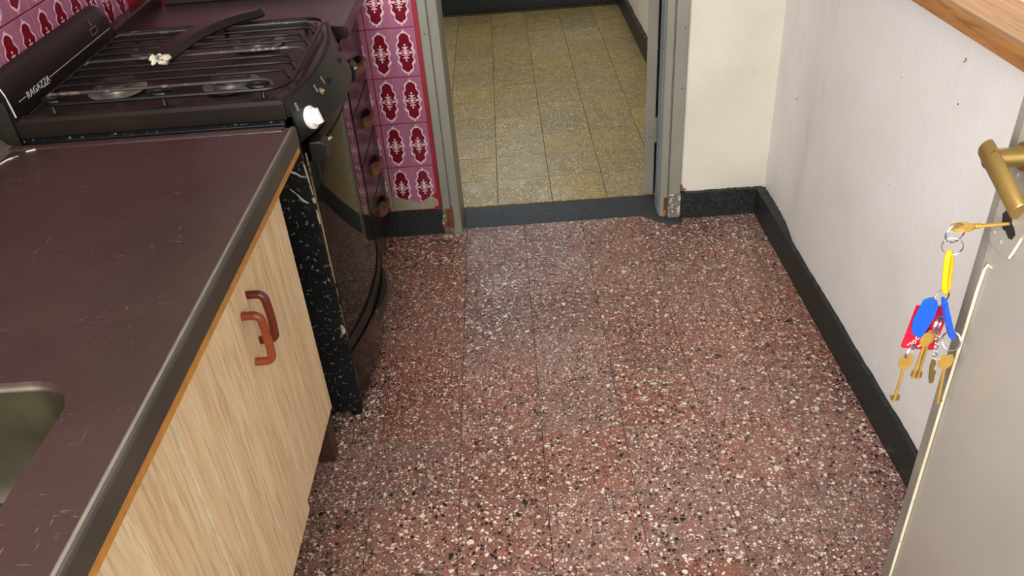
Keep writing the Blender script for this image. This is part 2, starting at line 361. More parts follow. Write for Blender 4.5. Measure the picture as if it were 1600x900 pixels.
# threshold and cement patch
struct(box(-.205, .47, FY+.023, FY+.163, -.03, .001).build('trim_1', 'threshold_granite', bev=.001), 'black granite threshold strip in the doorway', 'threshold')
pm = MB(); N = 40
outline = []
for px, py in ((.457, 2.645), (.505, 2.645), (.505, 2.59), (.503, 2.517), (.562, 2.498), (.567, 2.46), (.561, 2.436), (.516, 2.437), (.485, 2.458), (.459, 2.485), (.418, 2.522), (.435, 2.56), (.457, 2.6)): outline.append((px, py))
top = [(x+(.50-x)*.28, yy+(2.53-yy)*.28, .010) for x, yy in outline]
pm.loft([[(x, yy, -.001) for x, yy in outline], [(x+(.50-x)*.06, yy+(2.53-yy)*.06, .005) for x, yy in outline], top])
struct(pm.build('trim_2', 'cement_dark', smooth=True), 'dark cement smear around the foot of the right door frame', 'cement patch')

# knocks and stains on the plaster
random.seed(11)
wall_right = bpy.data.objects['wall_right']; ORG[wall_right] = Vector()
for y, z, r in ((1.438, .894, .0045), (1.442, .889, .002), (1.428, .813, .0022), (1.66, .78, .0015), (1.62, .55, .0015), (2.25, .5, .002)):
    P_ = [(y+r*random.uniform(.4, 1.2)*math.cos(k*PI/4), z+r*random.uniform(.4, 1.2)*math.sin(k*PI/4)) for k in range(8)]
    MB().prism(P_, lambda u, v, d: (d, u, v), RX-.0006, RX+.002).build('wall_knock', 'raw_cement' if r > .004 else 'cement_dark', wall_right, label='small dark knock in the white plaster')
P_ = [(.557, .097), (.584, .097), (.580, .106), (.571, .109), (.567, .120), (.561, .126), (.557, .14)]
MB().prism(P_, lambda u, v, d: (u, d, v), FY-.0008, FY+.002).build('rust_stain', 'rotten_plaster', wall_far, label='brown crumbling spot of plaster beside the right frame post')
# ------------------------------------------------------------------ damask tile
def damask(pw, ph, cut=None):
    """tile lying in the local xz plane, face towards -y, printed pattern in thin layers of glaze"""
    m = MB(); w, h, b = pw/2-.0016, ph/2-.0016, .0012
    def ring(a, c, yy): return [(-a, yy, -c), (a, yy, -c), (a, yy, c), (-a, yy, c)]
    m.loft([ring(w, h, .006), ring(w, h, .0012), ring(w-b, h-b, 0)], m=0)
    for cx in (-pw*.245, pw*.245):
        H = ph*.415; Wd = pw*.165
        n = 72; pts = []
        for k in range(n):
            a = 2*PI*k/n; v = math.sin(a); c = math.cos(a)
            r = abs(c)**.8*Wd*(1+.13*math.cos(5*PI*v)-.10*abs(v))
            pts.append((cx+math.copysign(r, c), v*H))
        inn = [(cx+(x-cx)*.90, z*.95) for x, z in pts]
        m.add([(x, -.0002, z) for x, z in inn]+[(cx, -.0002, 0)], [(k, (k+1) % n, n) for k in range(n)], 1)
        # scrolled white border of varying width
        o = []; i_ = []
        for k, (x, z) in enumerate(pts):
            wv = .0020+.0017*max(0, math.sin(k*2*PI/n*9))
            l = math.hypot((x-cx)/Wd, z/H) or 1; dx, dz = (x-cx)/Wd/l, z/H/l
            o.append((x+dx*wv, -.0003, z+dz*wv)); i_.append((x-dx*wv*1.1, -.0003, z-dz*wv*1.1))
        m.add(o+i_, [(k, (k+1) % n, n+(k+1) % n, n+k) for k in range(n)], 2)
        def blob(x, z, rx, rz, k=8, y=-.00035): x = cx+(x-cx)*1.2; z = z*1.2 if abs(z) < .022 else z; rx *= 1.1; m.add([(x+rx*math.cos(2*PI*q/k), y, z+rz*math.sin(2*PI*q/k)) for q in range(k)], [tuple(range(k))], 2)
        for sg in (-1, 1):
            blob(cx, sg*(H+.003), .0025, .0042); blob(cx-.004, sg*(H-.0005), .0022, .0016); blob(cx+.004, sg*(H-.0005), .0022, .0016)
            blob(cx, sg*.011, .0042, .0062); blob(cx, sg*.020, .0026, .0034)
            for s2 in (-1, 1):
                blob(cx+s2*.0065, sg*.006, .0042, .0016); blob(cx+s2*.0055, sg*.0135, .0030, .0016)
                blob(cx+s2*.013, sg*.0022, .005, .0013)
            blob(cx+sg*.018, 0, .0024, .0034); blob(cx+sg*.0105, 0, .008, .0012)
        blob(cx, 0, .0055, .0075)
        m.add([(cx-.0016, -.0004, -.009), (cx+.0016, -.0004, -.009), (cx+.0012, -.0004, -.014), (cx-.0012, -.0004, -.014)], [(0, 1, 2, 3)], 1)
    return m
DM = ['pink_glaze', 'crimson_print', 'white_print']
proto = None
PW, PH = .1515, .152
grid_z = [.11+PH*k for k in range(0, 10)]
for c in range(5):
    cx = -.2625-PW*(c+.5)
    for r in range(10):
        z = grid_z[r]+PH/2
        if c > 1 and r < 4: continue
        if c == 0 and r == 0:
            continue
        if proto is None: proto = o = damask(PW, PH).build('tile', DM, wall_far)
        else: o = put(proto, 'tile', wall_far, (0, 0, 0))
        o.location = (cx, FY-.002, z)
# lowest tile: broken along its bottom edge, cement showing below
m = damask(PW, PH); cx = -.2625-PW*.5; zc = .11+PH/2
bm = bmesh.new(); me = bpy.data.meshes.new('tmp'); me.from_pydata(m.v, [], m.f)
for p, i in zip(me.polygons, m.m): p.material_index = i
bm.from_mesh(me)
for nrm, pt in (((-.35, 0, -1), (-.02, 0, -.046)), ((.62, 0, -1), (.028, 0, -.052)), ((0, 0, -1), (0, 0, -.066))):
    bmesh.ops.bisect_plane(bm, geom=bm.verts[:]+bm.edges[:]+bm.faces[:], plane_co=pt, plane_no=nrm, clear_outer=True)
me2 = bpy.data.meshes.new('tile'); bm.to_mesh(me2); bm.free()
for k in DM: me2.materials.append(mt[k])
o = bpy.data.objects.new('tile', me2); COL.objects.link(o); o.parent = wall_far; o.location = (cx, FY-.002, zc)
cp = MB(); zz = [.099]*2
pl = [(-.415, .100), (-.262, .100), (-.262, .132), (-.285, .150), (-.33, .158), (-.38, .165), (-.405, .17), (-.415, .175)]
cp.prism(pl, lambda u, v, d: (u, d, v), FY+.0015, FY+.006)
cp.build('bare_cement', 'raw_cement', wall_far, label='patch of bare cement under the broken lowest tile')
# pale mortar sliver and a fleck of red paint at the corner of the strip
box(-.424, -.416, FY-.003, FY+.006, .10, .262).build('mortar_joint', 'raw_cement', wall_far)
box(-.275, -.252, FY-.003, FY+.006, .098, .108).build('paint_fleck', 'dark_red_paint', wall_far)
proto = None
for c in range(-9, 6):
    for r in range(0, 5):
        cy = 1.690+.166*(c+.5); z = 1.001+.152*(r-.5)
        if not (.15 < cy < FY-.06): continue
        if proto is None: proto = o = damask(.166, .152).build('tile', DM, wall_left)
        else: o = put(proto, 'tile', wall_left, (0, 0, 0))
        o.location = (LX, cy, z); o.rotation_euler = (0, 0, PI/2)

# ------------------------------------------------------------------ hall door frame and leaf
fr = thing('door_1', (.15, FY, 0), 'grey painted metal door frame between kitchen and hall, its leaf swung open', 'door'); fr['kind'] = 'structure'
def jamb(sx, x_in, x_out, zb):
    """section of a folded sheet-metal frame; sx=-1 left, 1 right"""
    w = abs(x_out-x_in); P = []
    for u, y in ((0, .16), (0, .012), (.004, -.008), (.026, -.014), (.030, -.014), (.031, -.006), (.034, -.006), (.035, -.020), (w-.003, -.020), (w, -.016), (w, .03), (w, .16)):
        P.append((x_in+sx*u, FY+y))
    return P
mL = MB(); L = jamb(-1, -.188, -.249, 0)
mL.prism(L, lambda u, v, d: (u, v, d), .105, 2.06)
inn = jamb(-1, -.188, -.249, 0)[:5]+[(-.218, FY+.05), (-.218, FY+.16)]
mL.prism(inn, lambda u, v, d: (u, v, d), 0, .105)
mL.build('frame_post', 'grey_frame', fr, bev=.0012, seg=2)
mR = MB(); Rr = [(.489, FY+.070), (.489, FY+.012), (.492, FY-.006), (.509, FY-.014), (.513, FY-.014), (.514, FY-.006), (.517, FY-.006), (.518, FY-.020), (.554, FY-.020), (.557, FY-.016), (.557, FY+.16), (.512, FY+.16), (.512, FY+.070)]
mR.prism(Rr, lambda u, v, d: (u, v, d), .0, 2.06)
mR.build('frame_post', 'grey_frame', fr, bev=.0012, seg=2)
mT = MB().box(-.249, .557, FY-.018, FY+.16, 2.06, 2.12); mT.build('frame_head', 'grey_frame', fr, bev=.002)
box(.4875, .4905, FY+.013, FY+.068, .012, 2.05).build('jamb_return', 'grey_return', fr, label='bluish grey jamb return')
box(.5175, .5585, FY-.0225, FY-.018, .012, .099).build('flaked_patch', 'flaked_paint', fr, bev=.001, label='flaking bare foot of the right frame post')
box(.503, .5135, FY-.0175, FY-.0130, .012, .085).build('rust_patch', 'rust', fr, bev=.001, label='rusted strip at the foot of the right post')
# rotten foot of the left post
rot = MB(); random.seed(5); rings = []
for z in (0, .015, .035, .06, .085, .106):
    j = lambda a: random.uniform(-a, a)
    rings.append([(-.252+j(.003), FY+.06, z), (-.252+j(.004), FY-.010+j(.006), z), (-.236+j(.004), FY-.006+j(.012), z), (-.222+j(.002), FY-.004+j(.012), z), (-.214, FY+.004+j(.004), z), (-.214, FY+.06, z)])
rot.loft(rings); rot.build('rotten_foot', 'rotten_plaster', fr, label='crumbling brown foot of the left post')
box(-.236, -.214, FY-.0165, FY-.004, .03, .108).build('rust_patch', 'rust', fr, bev=.002, label='rusted break in the left post')
cr = MB()
for k in range(26):
    x = -.25+random.random()*.05; yy = FY-.012-random.random()*.02; s = .0015+random.random()*.0045
    cr.lathe((x, yy, 0), (0, 0, 1), [(s, 0), (s*.9, s*.5), (s*.3, s)], 5)
o = cr.build('plaster_crumbs', 'broken_pale', fr, label='white plaster crumbs at the foot of the left post'); o['kind'] = 'stuff'
# screw holes in the frame
for x, z in ((-.235, .70), (-.235, .18), (.545, .66), (.545, .47), (.482, .6)):
    MB().lathe((x, FY-.0195 if abs(x) > .5 or x < 0 else FY-.0125, z), (0, -1, 0), [(.0022, 0), (.0018, .0012)], 8).build('screw_hole', 'hole_black', fr)
# open leaf, hinged on the right post, swung past square into the hall
lf = MB(); H0 = Vector((.463, 2.650, 0)); th = math.radians(17); d = Vector((math.sin(th), math.cos(th), 0)); nn = Vector((math.cos(th), -math.sin(th), 0))
def LP(a, b, z): q = H0+d*a+nn*b; return (q.x, q.y, z)
lf.loft([[LP(0, 0, z), LP(0, .034, z), LP(.70, .034, z), LP(.70, 0, z)] for z in (.012, 2.03)])
leaf = lf.build('door_leaf', 'leaf_paint', fr, bev=.0015, label='edge of the open grey hall door leaf')
hg = MB()
for zc in (.262, 1.75):
    hg.loft([[LP(-.0012, .010, z), LP(-.0012, .034, z), LP(.002, .034, z), LP(.002, .010, z)] for z in (zc-.04, zc+.04)])
    hg.lathe(LP(-.001, .037, zc-.045), (0, 0, 1), [(.005, 0), (.005, .09)], 10)
hg.build('hinge', 'leaf_paint', leaf, bev=.0006)
hs = MB()
for zc in (.262,):
    for b, z in ((.016, zc+.03), (.034, zc+.028), (.03, zc+.002), (.016, zc-.028), (.026, zc-.03)):
        hs.lathe(LP(-.0012, b, z), tuple(-d), [(.002, 0), (.0015, .001)], 7)
hs.build('hinge_screws', 'hole_black', leaf)

# ------------------------------------------------------------------ kitchen counter: cabinet and worktop, standing slightly askew
def sk(x, y, z): return (x-.026*(1.49-y), y, z)
cab = thing('base_cabinet', (-.7, .8, 0), 'light wood-grain base cabinet with red-brown bow handles under the maroon worktop', 'cabinet')
cb = MB(); cb.box(-.953, -.484, .13, 1.45, .17, .19); cb.box(-.953, -.484, .13, .148, .17, .795); cb.box(-.953, -.478, 1.437, 1.455, .15, .795); cb.box(-.953, -.94, .13, 1.45, .17, .795)
cb.box(-.52, -.484, .13, 1.45, .74, .795)
cb.map(sk).build('carcass', 'carcass', cab)
def door(y0, y1, z0, z1, x, sag=0.):
    m = MB().box(x-.017, x, y0, y1, z0, z1, 0)
    o = m.map(lambda a, b, c: sk(a, b, c+sag*(b-y1))).build('door', 'light_wood', cab, bev=.001, seg=1)
    e = MB(); e.box(x-.0165, x+.0003, y0-.0008, y0+.0005, z0, z1); e.box(x-.0165, x+.0004, y0, y1, z1-.0006, z1+.0012)
    e.map(lambda a, b, c: sk(a, b, c+sag*(b-y1))).build('edge_band', 'door_edge_band', o)
    return o
d1 = door(1.160, 1.452, .160, .712, -.4605)
d2 = door(.818, 1.157, .150, .722, -.4555)
d3 = door(.42, .815, .150, .716, -.459)
d4 = door(.135, .417, .150, .716, -.4605)
def bow(door_ob, x, y, z0, z1, mat, label=None):
    pr = .030; r = .013; P = [(x-.001, z1), (x+.008, z1)]
    P += [(x+pr-r+r*math.sin(a), z1-r+r*math.cos(a)) for a in [PI/2*k/6 for k in range(7)]]
    P += [(x+pr+.0015*math.sin(PI*k/6), z1-r+(z0-z1+2*r)*k/6) for k in range(1, 6)]
    P += [(x+pr-r+r*math.cos(a), z0+r-r*math.sin(a)) for a in [PI/2*k/6 for k in range(7)]]
    P += [(x+.008, z0), (x-.001, z0)]
    MB().tube([sk(a, y, b) for a, b in P], .0074, 14).build('handle', mat, door_ob, smooth=True, label=label)
bow(d1, -.4605, 1.170, .578, .675, 'handle_dark_red', 'dark red-brown wooden bow handle')
bow(d2, -.4555, 1.118, .571, .668, 'handle_wood', 'orange-brown wooden bow handle')
lg = MB()
for y in (1.452, .2):
    lg.loft([[(-.516-.0, y-.02, z), (-.475-t, y-.02, z), (-.475-t, y+.02, z), (-.516, y+.02, z)] for z, t in ((0, .004), (.17, 0))])
    lg.map(lambda *v: v).build('leg', 'leg_wood', cab, bev=.002); lg = MB()

wt = thing('worktop', (-.7, .8, .8), 'scratched dark maroon worktop with grey front edge and an inset steel sink', 'worktop')
bm = bmesh.new()
def rrect(x0, x1, y0, y1, r, n=8):
    P = []
    for cx, cy, a0 in ((x1-r, y1-r, 0), (x0+r, y1-r, 90), (x0+r, y0+r, 180), (x1-r, y0+r, 270)):
        for k in range(n+1):
            a = math.radians(a0+90*k/n); P.append((cx+r*math.cos(a), cy+r*math.sin(a)))
    return P
SINK = rrect(-.905, -.508, .27, .768, .062)
outer = [(-.418, .115), (-.418, 1.485), (-.985, 1.485), (-.985, .115)]
def loop(P, z):
    vs = [bm.verts.new(sk(x, y, z)) for x, y in P]; return vs, [bm.edges.new((vs[i], vs[(i+1) % len(vs)])) for i in range(len(vs))]
v1, e1 = loop(outer, .84); v2, e2 = loop(SINK, .84)
bmesh.ops.triangle_fill(bm, use_beauty=True, use_dissolve=False, edges=e1+e2)
# rounded lip falling into the bowl, and the outer sides
v3, e3 = loop([(x+(x+.706)*-.012, y+(y-.519)*-.01, ) for x, y in SINK], .834)
for i in range(len(v2)): bm.faces.new((v2[i], v2[(i+1) % len(v2)], v3[(i+1) % len(v2)], v3[i]))
v4, e4 = loop(outer, .803)
for i in range(4): bm.faces.new((v1[i], v1[(i+1) % 4], v4[(i+1) % 4], v4[i]))
me = bpy.data.meshes.new('slab'); o_ = ORG[wt]
for v in bm.verts: v.co -= o_
bmesh.ops.recalc_face_normals(bm, faces=bm.faces); bm.to_mesh(me); bm.free(); me.materials.append(mt['worktop_maroon'])
so = bpy.data.objects.new('slab', me); COL.objects.link(so); so.parent = wt
# raised rim along the far end and front, rolled grey front edge
ed = MB(); P = [(-.4195, .8400), (-.4175, .8418), (-.4125, .8425), (-.409, .8405), (-.4075, .836), (-.4075, .8035), (-.4195, .8035)]
ed.prism(P, lambda u, v, d: sk(u, d, v), .115, 1.487); ed.build('front_edge', 'worktop_edge', wt, bev=.0006, seg=1, label='grey front edge of the worktop')
rm = MB(); rm.prism([(1.470, .8405), (1.474, .8432), (1.487, .8432), (1.4885, .838), (1.4885, .803), (1.470, .803)], lambda u, v, d: sk(d, u, v), -.985, -.430)
rm.build('end_rim', 'worktop_maroon', wt, bev=.0008, seg=1)
ln = MB(); ln.prism([(-.4170, .8418), (-.4148, .8432), (-.4118, .8425), (-.4148, .8415)], lambda u, v, d: sk(u, d, v), .115, 1.472); ln.build('rim_highlight', 'edge_light', wt)  # paler strip: highlight on the bevelled front edge, put into the colour
up = MB(); up.prism([(-.985, .8395), (-.945, .8405), (-.962, .846), (-.972, .862), (-.974, .90), (-1.024, .90), (-1.024, .83)], lambda u, v, d: (u, d, v), .115, 1.490)
up.box(-1.024, -.985, 1.490, 1.570, .80, .90)
up.build('upstand', 'worktop_edge', wt, smooth=True, label='coved upstand along the tiled wall')
for P_ in ([(-.944, 1.40), (-.935, 1.43), (-.922, 1.445)], [(-.955, 1.36), (-.95, 1.39), (-.940, 1.415)], [(-.915, 1.462), (-.90, 1.47)], [(-.95, 1.33), (-.947, 1.35)]):
    MB().tube([(x, y, .8403+max(0, -.945-x)*.08) for x, y in P_], [.0016, .0024, .0012][:len(P_)], 5).build('paint_scuff', 'broken_pale', wt)
ps = box(-.470, -.4085, .12, 1.482, .7895, .8032).map(sk).build('plywood_strip', 'plywood', wt, label='yellowish plywood strip under the front edge')
bw = MB(); cxs, cys = -.7065, .519
rings = []
for s, z in ((.992, .8362), (.985, .825), (.97, .76), (.93, .70), (.86, .675), (.5, .668), (.06, .664)):
    rings.append([sk(cxs+(x-cxs)*s, cys+(y-cys)*s, z) for x, y in SINK])
bw.loft(rings, caps=False); bw.add([rings[-1][i] for i in range(len(SINK))], [tuple(range(len(SINK)))])
o = bw.build('sink_bowl', 'steel_sink', wt, smooth=True, label='stainless steel sink bowl'); 
sm = o.modifiers.new('solid', 'SOLIDIFY'); sm.thickness = .001; sm.offset = 1

# ------------------------------------------------------------------ stove
SY0, SY1 = 1.58, 2.12; SC = (SY0+SY1)/2; SH = (SY1-SY0)/2
def q(y): return 1-((y-SC)/SH)**2
st = thing('gas_stove', (-.7, SC, 0), 'old black four-burner gas stove with bowed glass oven door and one white knob', 'stove')
YS = [SY0+(SY1-SY0)*k/20 for k in range(21)]
b = MB(); b.box(-1.01, -.44, SY0+.012, SY1-.012, .04, .83); b.build('body', 'black_enamel', st)
sp = MB().loft([[(x, SY0, z), (x, SY0+.012, z), (-1.01, SY0+.012, z), (-1.01, SY0, z)] for x, z in ((-.432, .025), (-.424, .05), (-.426, .4), (-.434, .826))])
sp.build('side_panel', 'black_side', st, bev=.002, label='black enamelled side panel speckled with chips')
sp = MB().loft([[(x, SY1-.012, z), (x, SY1, z), (-1.01, SY1, z), (-1.01, SY1-.012, z)] for x, z in ((-.432, .025), (-.426, .4), (-.434, .826))])
sp.build('side_panel', 'black_side', st, bev=.002)
for x in (-.45, -.95):
    for y in (SY0+.03, SY1-.03): MB().lathe((x, y, 0), (0, 0, 1), [(.016, 0), (.016, .012), (.01, .014), (.01, .045)], 14).build('foot', 'iron', st, smooth=True)
# cooktop: rim with a recessed tray, front edge bowed
def fx(y, a, bl): return a+bl*q(y)
ct = MB()
def ctring(ins, z, bowed=.035):
    pts = [(-1.01+ins, SY0-.004+ins, z)]
    for k in range(21):
        y = SY0-.004+ins+(SY1-SY0+.008-2*ins)*k/20; pts.append((-.446-ins+bowed*max(0, q(min(max(y, SY0), SY1))), y, z))
    pts.append((-1.01+ins, SY1+.004-ins, z)); return pts
ct.loft([ctring(.006, .815), ctring(.0, .822), ctring(0, .853), ctring(.005, .860), ctring(.022, .861), ctring(.034, .8535), ctring(.05, .8525)])
ct.build('cooktop', 'cooktop_enamel', st)
# band under the cooktop on the near side
box(-.97, -.452, SY0-.0025, SY0+.005, .792, .812).build('side_lip', 'black_enamel', st, bev=.0015)
# backguard with lettering
bg = MB(); P = [(-1.022, .858), (-1.022, .938), (-1.016, .943), (-.999, .941), (-.990, .934), (-.982, .91), (-.977, .858)]
rings = []
for y, s in ((SY0-.006, .93), (SY0-.001, .985), (SY0+.006, 1.), (SY1-.03, 1.), (SY1-.014, .985), (SY1-.004, .90)):
    rings.append([(x, y, .858+(z-.858)*s) for x, z in P])
bg.loft(rings); bgo = bg.build('backguard', 'backguard_black', st, smooth=True)
def bgx(z):  # face of the backguard
    return -.977-.005*(z-.858)/.052 if z < .91 else -.982-.008*(z-.91)/.029
def on_bg(y0, y1, z0, z1, nm, mat='silver_print'):
    MB().add([(bgx(z0)+.0005, y0, z0), (bgx(z0)+.0005, y1, z0), (bgx(z1)+.0005, y1, z1), (bgx(z1)+.0005, y0, z1),
              (bgx(z0)-.001, y0, z0), (bgx(z0)-.001, y1, z0), (bgx(z1)-.001, y1, z1), (bgx(z1)-.001, y0, z1)],
             [(0, 1, 2, 3), (4, 7, 6, 5), (0, 4, 5, 1), (1, 5, 6, 2), (2, 6, 7, 3), (3, 7, 4, 0)]).build(nm, mat, bgo)
on_bg(1.612, 1.642, .8845, .8860, 'silver_line'); on_bg(1.755, SY1-.02, .8845, .8860, 'silver_line'); on_bg(1.715, 1.745, .876, .8774, 'silver_line')
ta = MB(); pts = [(bgx(.866+.07*u)+.001-.004*u*u, SY0-.0035+.004*u, .866+.073*u) for u in [k/8 for k in range(9)]]
ta.tube(pts, .0016, 6).build('end_trim', 'silver_print', bgo)
cu = bpy.data.curves.new('lettering', 'FONT'); cu.body = 'RAGAZZA'; cu.size = .026; cu.extrude = .0004; cu.space_character = 1.08; cu.shear = .15
to = bpy.data.objects.new('tmp_text', cu); COL.objects.link(to)
dg = bpy.context.evaluated_depsgraph_get(); dg.update()
me = bpy.data.meshes.new_from_object(to.evaluated_get(dg)); bpy.data.objects.remove(to)
w_ = max(v.co.x for v in me.vertices)
for v in me.vertices:
    y = 1.645+v.co.x*(.105/w_); z = .8785+v.co.y*.72; v.co = Vector((bgx(z)+.0006+v.co.z, y, z))-ORG[st]
me.materials.clear(); me.materials.append(mt['silver_print'])
lo = bpy.data.objects.new('lettering', me); COL.objects.link(lo); lo.parent = bgo
# emblem: a small flame above a box at the far end
em = MB(); y = 2.02
def bgp(u, v): return (bgx(v)+.0008, u, v)
em.add([bgp(y-.019, .896), bgp(y+.019, .896), bgp(y+.019, .912), bgp(y-.019, .912)], [(0, 1, 2, 3)])
em.add([bgp(y-.015, .899), bgp(y+.015, .899), bgp(y+.015, .909), bgp(y-.015, .909)], [(0, 1, 2, 3)], 1)
em.v[4:] = [(a+.0003, b_, c) for a, b_, c in em.v[4:]]
n0 = [(0, .914), (.004, .917), (.0025, .923), (-.001, .934), (-.004, .922), (-.003, .917)]
em.add([bgp(y+u, v) for u, v in n0], [tuple(range(6))])
em.build('emblem', ['edge_light', 'backguard_black'], bgo)
# burners
BUR = [(-.829, 1.722), (-.580, 1.705), (-.832, 1.985), (-.582, 1.972)]
def burner():
    m = MB().lathe((0, 0, 0), (0, 0, 1), [(.058, 0), (.060, .003), (.055, .0045), (.040, .002), (.034, .004), (.034, .012), (.030, .013)], 32)
    return m
pb = None
for i, (x, y) in enumerate(BUR):
    if pb is None:
        pb = o = burner().build('burner', 'burner_alu', None, smooth=True); o.parent = st; ORG[o] = ORG[st]
        pc = c = MB().lathe((0, 0, .0115), (0, 0, 1), [(.036, 0), (.041, .002), (.042, .006), (.039, .0095), (.015, .011)], 28).build('burner_cap', 'iron_scorched', None, smooth=True); c.parent = o
    else:
        o = pb.copy(); COL.objects.link(o); c = pc.copy(); COL.objects.link(c); c.parent = o
    o.location = Vector((x, y, .8555))-ORG[st]
# control panel, bowed, leaning outwards to its lower edge
cp = MB(); rings = []
for y in YS:
    k = q(y)
    rings.append([(-.449+.035*k, y, .853), (-.440+.037*k, y, .858), (-.424+.060*k, y, .776), (-.428+.058*k, y, .768), (-.455+.03*k, y, .768)])
cp.loft(rings, True, True); cpo = cp.build('control_panel', 'black_enamel', st, smooth=True)
def panel(y, u): # point on the panel face, u from top (0) to bottom (1)
    k = q(y); a = Vector((-.440+.037*k, y, .858)); b_ = Vector((-.424+.060*k, y, .776)); return a+(b_-a)*u
def pnorm(y):
    a = panel(y, 0); b_ = panel(y, 1); c = panel(y+.01, .5)-panel(y-.01, .5); n = (b_-a).cross(c); n.normalize(); return n if n.x > 0 else -n
ky = 1.628; n_ = pnorm(ky); c0 = panel(ky, .70)
kn = MB().lathe(c0, n_, [(.024, -.001), (.0245, .004), (.022, .006)], 32).build('knob', 'knob_white', st, smooth=True, label='white round gas knob')
g = MB().lathe(c0, n_, [(.0185, .005), (.018, .014), (.012, .018)], 28)
gr = MB(); u_ = n_.cross(Vector((0, 0, 1))).normalized(); v_ = n_.cross(u_)
gr_pts = lambda h, s: [c0+n_*h+u_*(a*s)+v_*(b_*.7) for a, b_ in ((-.006, -.022), (.006, -.022), (.007, .022), (-.007, .022))]
g.loft([gr_pts(.006, 1), gr_pts(.02, .9), gr_pts(.024, .6)]); g.build('knob_grip', 'knob_white', kn, smooth=True)
for y, u in ((1.715, .42), (1.775, .40), (1.92, .45), (2.0, .45)):
    n_ = pnorm(y); c = panel(y, u)
    MB().lathe(c, n_, [(.0075, -.001), (.0075, .001), (.0035, .0015), (.003, .007), (.002, .0075)], 12).build('knob_spindle', 'trim_bare' if y < 1.8 and u > .41 else 'iron', st, smooth=True, label='bare spindle of a missing knob')
for y in (1.603, 1.700, 1.748):
    c = panel(y, .22); n_ = pnorm(y); u_ = (panel(y+.01, .3)-panel(y-.01, .3)).normalized(); v_ = (panel(y, 1)-panel(y, 0)).normalized()
    mm = MB()
    for dv in (0, .009):
        cc = c+v_*dv+n_*.0006
        mm.add([cc-u_*.004-v_*.0036, cc+u_*.004-v_*.0036, cc+u_*.004+v_*.0036, cc-u_*.004+v_*.0036], [(0, 1, 2, 3)])
        cc = cc+n_*.0003
        mm.add([cc-u_*.0025-v_*.002, cc+u_*.0025-v_*.002, cc+u_*.0025+v_*.002, cc-u_*.0025+v_*.002], [(0, 1, 2, 3)], 1)
    mm.build('knob_mark', ['silver_print', 'black_enamel'], cpo)
# oven door
def bowed(name, mat, z0, z1, a0, b0, a1, b1, t, y0=SY0+.004, y1=SY1-.004, parent=st, smooth=True, label=None):
    rings = []
    for k in range(25):
        y = y0+(y1-y0)*k/24; kk = q(y)
        rings.append([(a0+b0*kk, y, z0), (a1+b1*kk, y, z1), (a1+b1*kk-t, y, z1), (a0+b0*kk-t, y, z0)])
    return MB().loft(rings).build(name, mat, parent, smooth=smooth, label=label)
od = bowed('oven_door', 'black_gloss', .222, .752, -.428, .036, -.432, .040, .03)
bowed('oven_glass', 'oven_glass', .262, .725, -.4265, .0375, -.4295, .0405, .004, SY0+.012, SY1-.012, od, label='dark reflecting oven window')
MB().tube([(-.4265, SY0+.006, z) for z in (.225, .4, .6, .742)], .0022, 6).build('door_trim', 'trim_bare', od, label='worn bright edge of the oven door')
bowed('door_lip', 'black_enamel', .222, .250, -.424, .042, -.426, .040, .012, SY0+.005, SY1-.005, od)
dr = bowed('warming_drawer', 'black_gloss', .035, .214, -.434, .030, -.424, .046, .03)
tb = MB(); rings = []
for k in range(11):
    y = SC-.10+.20*k/10; kk = q(y); e = math.sin(PI*k/10)**.5 if 0 < k < 10 else .25
    rings.append([(-.424+.044*kk, y, .212), (-.424+.044*kk+.018*e, y, .214), (-.424+.044*kk+.020*e, y, .208), (-.424+.044*kk+.014*e, y, .170), (-.424+.044*kk+.010*e, y, .172), (-.424+.044*kk, y, .206)])
tb.loft(rings); tb.build('drawer_pull', 'iron_scorched', dr, smooth=True, label='grey pull lip of the warming drawer')
# what is left of the oven handle: two brackets
for y, s in ((SY0+.035, 1), (SY1-.035, -1)):
    kk = q(y); x = -.430+.040*kk
    m = MB().loft([[(x, y-.022, z), (x+t, y-.020, z), (x+t, y+.020, z), (x, y+.022, z)] for z, t in ((.712, .022), (.718, .034), (.752, .036), (.760, .026))])
    m.build('handle_bracket', 'black_enamel', od, bev=.003)
    MB().lathe((x+.034, y+.018*s, .748), (1, .3*s, .4), [(.003, 0), (.0035, .004), (.001, .010)], 7).build('broken_bolt', 'broken_pale', od)

# scars on the stove's enamel
def scar(pts, r): MB().tube([(x, SY0-.0005, z) for x, z in pts], r, 5).build('enamel_chip', 'broken_pale', st)
scar([(-.475, .738), (-.472, .722), (-.468, .706), (-.456, .700), (-.446, .692), (-.436, .690)], [.0014, .002, .0018, .0024, .002, .0012])
scar([(-.434, .72), (-.432, .69), (-.430, .66), (-.429, .645)], [.0016, .0022, .0016, .001])
scar([(-.475, .665), (-.462, .650), (-.452, .634), (-.442, .628)], [.0008, .0012, .0028, .0012])
scar([(-.430, .64), (-.429, .628)], [.004, .003]); scar([(-.429, .61), (-.4285, .59), (-.428, .575)], [.0014, .0018, .001])
scar([(-.432, .30), (-.430, .285), (-.431, .275)], [.002, .005, .003])

